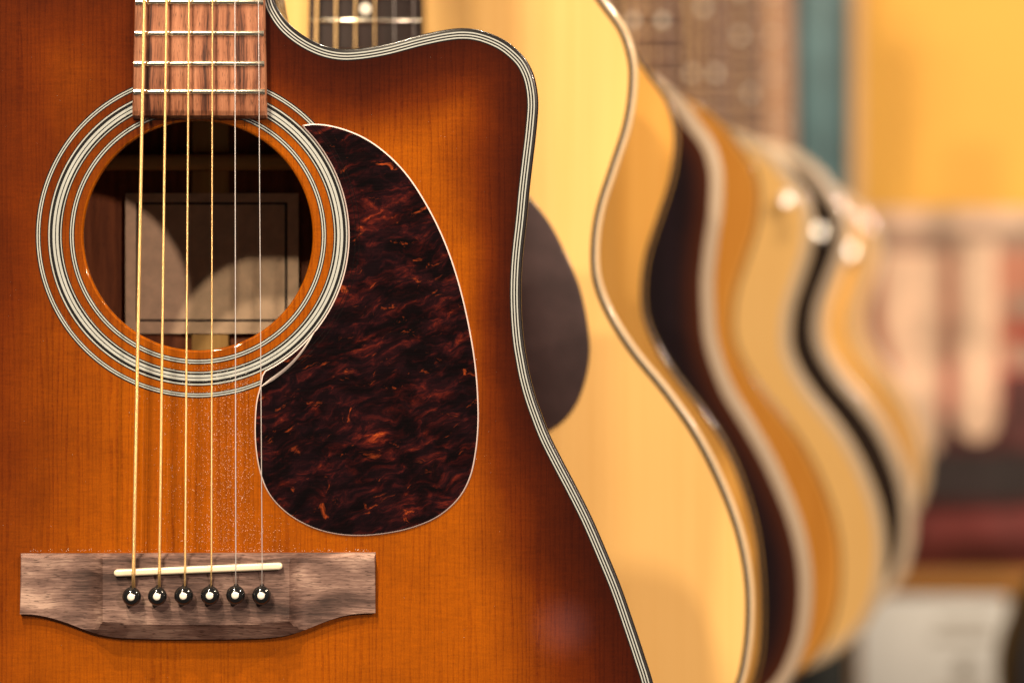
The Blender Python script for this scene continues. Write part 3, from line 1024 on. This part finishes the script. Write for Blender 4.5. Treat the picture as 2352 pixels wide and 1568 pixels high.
back_guitar(1.18, 1500, 648, 1.0, M['natural'], M['greycream'], M['black'], M['sidewood'], M['ebony'],
            'honey coloured acoustic guitar with plum brown pickguard, directly behind the sunburst one', guard=M['guard2'], bw=.0026, pw=.0022)
back_guitar(1.325, 1617, 742, .97, M['natural2'], M['black'], M['natural2'], M['sidewood'], M['ebony'],
            'deep honey guitar with black edge, between the pickguard guitar and the black guitar', low=-.009)
back_guitar(1.48, 1790, 800, .97, M['darktop'], M['cream'], M['cream'], M['sidewood'], M['midboard'],
            'black acoustic guitar with cream binding, the nearer of the two dark ones', edge_w=23, bw=.0068, full=.015)
back_guitar(1.63, 1838, 810, .96, M['amber'], M['sidewood'], M['natural2'], M['sidewood'], M['midboard'],
            'honey acoustic guitar right behind the black one with cream binding', bw=.0024)
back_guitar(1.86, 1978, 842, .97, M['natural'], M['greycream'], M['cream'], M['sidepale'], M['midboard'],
            'honey guitar with pale binding, just in front of the dark brown guitar', bw=.0065, glint=(1810, 457, .0058))
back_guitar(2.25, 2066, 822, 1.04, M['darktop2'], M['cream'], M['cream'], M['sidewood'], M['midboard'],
            'dark brown acoustic guitar with wide cream edge, further back in the row', edge_w=12, bw=.0095, full=-.004, glint=(1884, 533, .0070))
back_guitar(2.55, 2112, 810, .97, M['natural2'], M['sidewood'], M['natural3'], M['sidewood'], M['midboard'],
            'blurred honey guitar behind the dark brown one, second to last in the row', glint=(1955, 577, .0082))
back_guitar(2.95, 2166, 805, 1.0, M['natural3'], M['cream'], M['cream'], M['sidewood'], M['paleboard'],
            'pale blurred acoustic guitar at the far end of the row', bw=.006)

# ================================================================== the shop behind
M['wall'] = plain('yellow_wall_paint', (.90, .50, .090, 1), .7, var=.05, vs=3)
YW = 4.30
wall = link('wall', box('wall', -3.5, 4.0, YW, YW + .1, -.0, 3.2), M['wall'])
tag(wall, 'yellow painted shop wall', kind='structure')

M['teal'] = plain('teal_paint', (.070, .155, .185, 1), .4, var=.45, vs=9)
M['navy'] = plain('shaded_teal_paint', (.006, .010, .013, 1), .5, var=.2, vs=20)  # dark colour stands for the post's lower part lying in shadow
yp = 4.10
x0, _ = at(1836, 0, yp); x1, _ = at(1948, 0, yp)
_, zj = at(0, 1180, yp)
post = empty('post', ((x0 + x1) / 2, yp, 0), 'teal upright post with lower part coloured blue black for shadow against the yellow wall', 'post')
hw_ = (x1 - x0) / 2
link('upper_post', box('upper_post', -hw_, hw_, 0, .08, zj, 3.1, .004), M['teal'], post)
link('lower_post', box('lower_post', -hw_ - .004, hw_ + .004, -.004, .084, 0.0, zj - .001, .004), M['navy'], post)
link('edge_trim', box('edge_trim', hw_ + .0045, hw_ + .022, .01, .07, 0, 3.1, .002), plain('peach_trim', (.78, .48, .25, 1), .5), post)
link('edge_trim', box('edge_trim', -hw_ - .016, -hw_ - .0045, .01, .07, 0, 3.1, .002), plain('violet_grey_trim', (.06, .04, .06, 1), .5), post)

# brown boarded display panel behind the necks
M['board'] = wood('brown_board', [(0, (.060, .025, .015, 1)), (1, (.115, .048, .028, 1))], along='x', rough=.6, streak=60)
yb_ = 4.16
xa, _ = at(1180, 0, yb_); xb, _ = at(1822, 0, yb_)
_, za = at(0, 760, yb_)
pan = empty('display_panel', (xa, yb_, za), 'brown horizontal boarded display panel behind the guitar necks', 'panel')
z = 0.0
i = 0
link('backing_board', box('backing_board', 0.001, xb - xa - .001, .0205, .03, 0, 1.16), M['darkwood'], pan)
while z < 1.15:
    h_ = .040
    link('board', box('board', 0, xb - xa, -.001 * (i % 3), .02, z, z + h_ - .006, .002, 1), M['board'], pan)
    z += h_
    i += 1

# printed board with cream and dark red areas, on the wall
def prints(name, label, cat, r0, base, patches, y, thick=.02):
    X0, Z0 = at(r0[0] * K, r0[3] * K, y); X1, Z1 = at(r0[2] * K, r0[1] * K, y)
    e = empty(name, (X0, y, Z0), label, cat)
    link('backing_board', box('backing_board', 0, X1 - X0, 0, thick, 0, Z1 - Z0, .002, 1), base, e)
    for j, (pts, mat) in enumerate(patches):
        q = ccw([(at(a * K, b * K, y)[0] - X0, at(a * K, b * K, y)[1] - Z0) for a, b in pts])
        link('printed_area', plate('printed_area', q, .0012 + .0004 * j, .0002 + .0004 * j), mat, e)
    return e
P = lambda nme, c: plain(nme, c, .6, var=.5, vs=9)
cr = P('print_cream', (.86, .60, .44, 1)); sal = P('print_salmon', (.50, .20, .13, 1)); red = P('print_red', (.42, .07, .045, 1))
mar = P('print_maroon', (.10, .022, .022, 1)); blk = P('print_black_plum', (.030, .016, .019, 1)); gry = P('print_grey_pink', (.40, .26, .20, 1)); pal = P('print_pale_peach', (.80, .56, .42, 1)); rose = P('print_rose', (.55, .16, .12, 1))
rr = lambda a, b, c, d: [(a, b), (c, b), (c, d), (a, d)]
def rounded(a, b, c, d):
    w = (c - a) / 2
    return [(a, b), (c, b)] + [((a + c) / 2 + w * math.cos(t * math.pi / 12), d - w + w * math.sin(t * math.pi / 12)) for t in range(0, 13)]
prints('poster', 'large blurred poster with cream columns on dark red, right of the guitars', 'poster', (2040, 520, 2600, 1425), mar, [
    (rr(2042, 522, 2598, 575), pal), (rr(2042, 576, 2598, 625), gry),
    (rr(2042, 626, 2598, 900), sal), (rr(2042, 901, 2598, 1040), rose), (rr(2042, 1130, 2598, 1250), blk),
    ([(2205, 630), (2352, 630), (2352, 1110), (2330, 1140), (2300, 1130), (2205, 800)], cr),
    (rounded(2393, 600, 2492, 1100), cr),
    (rr(2515, 735, 2598, 790), gry), (rr(2515, 805, 2598, 855), red), (rr(2515, 865, 2598, 915), gry), (rr(2505, 930, 2598, 1120), mar),
    ([(2250, 1290), (2598, 1270), (2598, 1340), (2300, 1345)], P('print_dull_red', (.20, .035, .035, 1))),
], 4.20)
M['ledge'] = wood('orange_shelf', [(0, (.42, .19, .045, 1)), (1, (.60, .29, .075, 1))], along='x', rough=.45)
xa, z1 = at(2030 * K, 1432 * K, 4.12); xb, z0 = at(2620 * K, 1474 * K, 4.12)
led = link('wooden_ledge', box('wooden_ledge', 0, xb - xa, -.02, .17, 0, z1 - z0, .004), M['ledge'])
led.location = (xa, 4.12, z0)
tag(led, 'orange wooden ledge between the poster and the white sheet', 'shelf')
wht = plain('white_card', (.88, .88, .90, 1), .6, var=.06, vs=10)
gy = plain('grey_print', (.36, .32, .28, 1), .6); gy2 = plain('pale_grey_print', (.54, .49, .44, 1), .6)
prints('notice_sheet', 'white notice sheet with grey print below the wooden ledge', 'notice', (2150, 1490, 2520, 1960), wht, [
    (rr(2345, 1545, 2475, 1560), gy2), (rr(2330, 1585, 2480, 1600), gy2), (circle(2412, 1672, 26, 20), gy), (rr(2340, 1720, 2480, 1740), gy2)], 4.075, .012)
fx, fz1 = at(2128 * K, 1478 * K, 4.15); fx1, fz0 = at(2150 * K, 1960 * K, 4.15)
fo = link('wooden_upright', box('wooden_upright', 0, fx1 - fx, 0, .06, 0, fz1 - fz0, .003), wood('brown_upright', [(0, (.14, .06, .03, 1)), (1, (.22, .10, .05, 1))], rough=.5))
fo.location = (fx, 4.15, fz0)
tag(fo, 'narrow brown wooden upright left of the white notice sheet', 'upright')

# dark case leaning at the right margin
yc = 2.9
xc, zc = at(2512 * K, 1690 * K, yc)
co_ = ccw(shift(CONC, 1.0))
gc = empty('guitar_case', (xc + .200, yc, zc - .115), 'black rounded guitar case cut off by the right margin', 'guitar case')
link('lid', dome_plate('lid', co_, -.05, .02, .02), plain('black_case_cloth', (.012, .008, .009, 1), .6, var=.3, vs=200), gc)
link('shell', dome_plate('shell', inset(co_, .002), -.13, -.0505, .002), plain('black_case_shell', (.010, .008, .008, 1), .5), gc)
link('trim', ribbon('trim', co_, [(-.002, -.054), (-.003, -.050), (-.002, -.046), (.001, -.046), (.001, -.054)], .5, True), plain('dark_case_trim', (.03, .015, .012, 1), .4), gc)
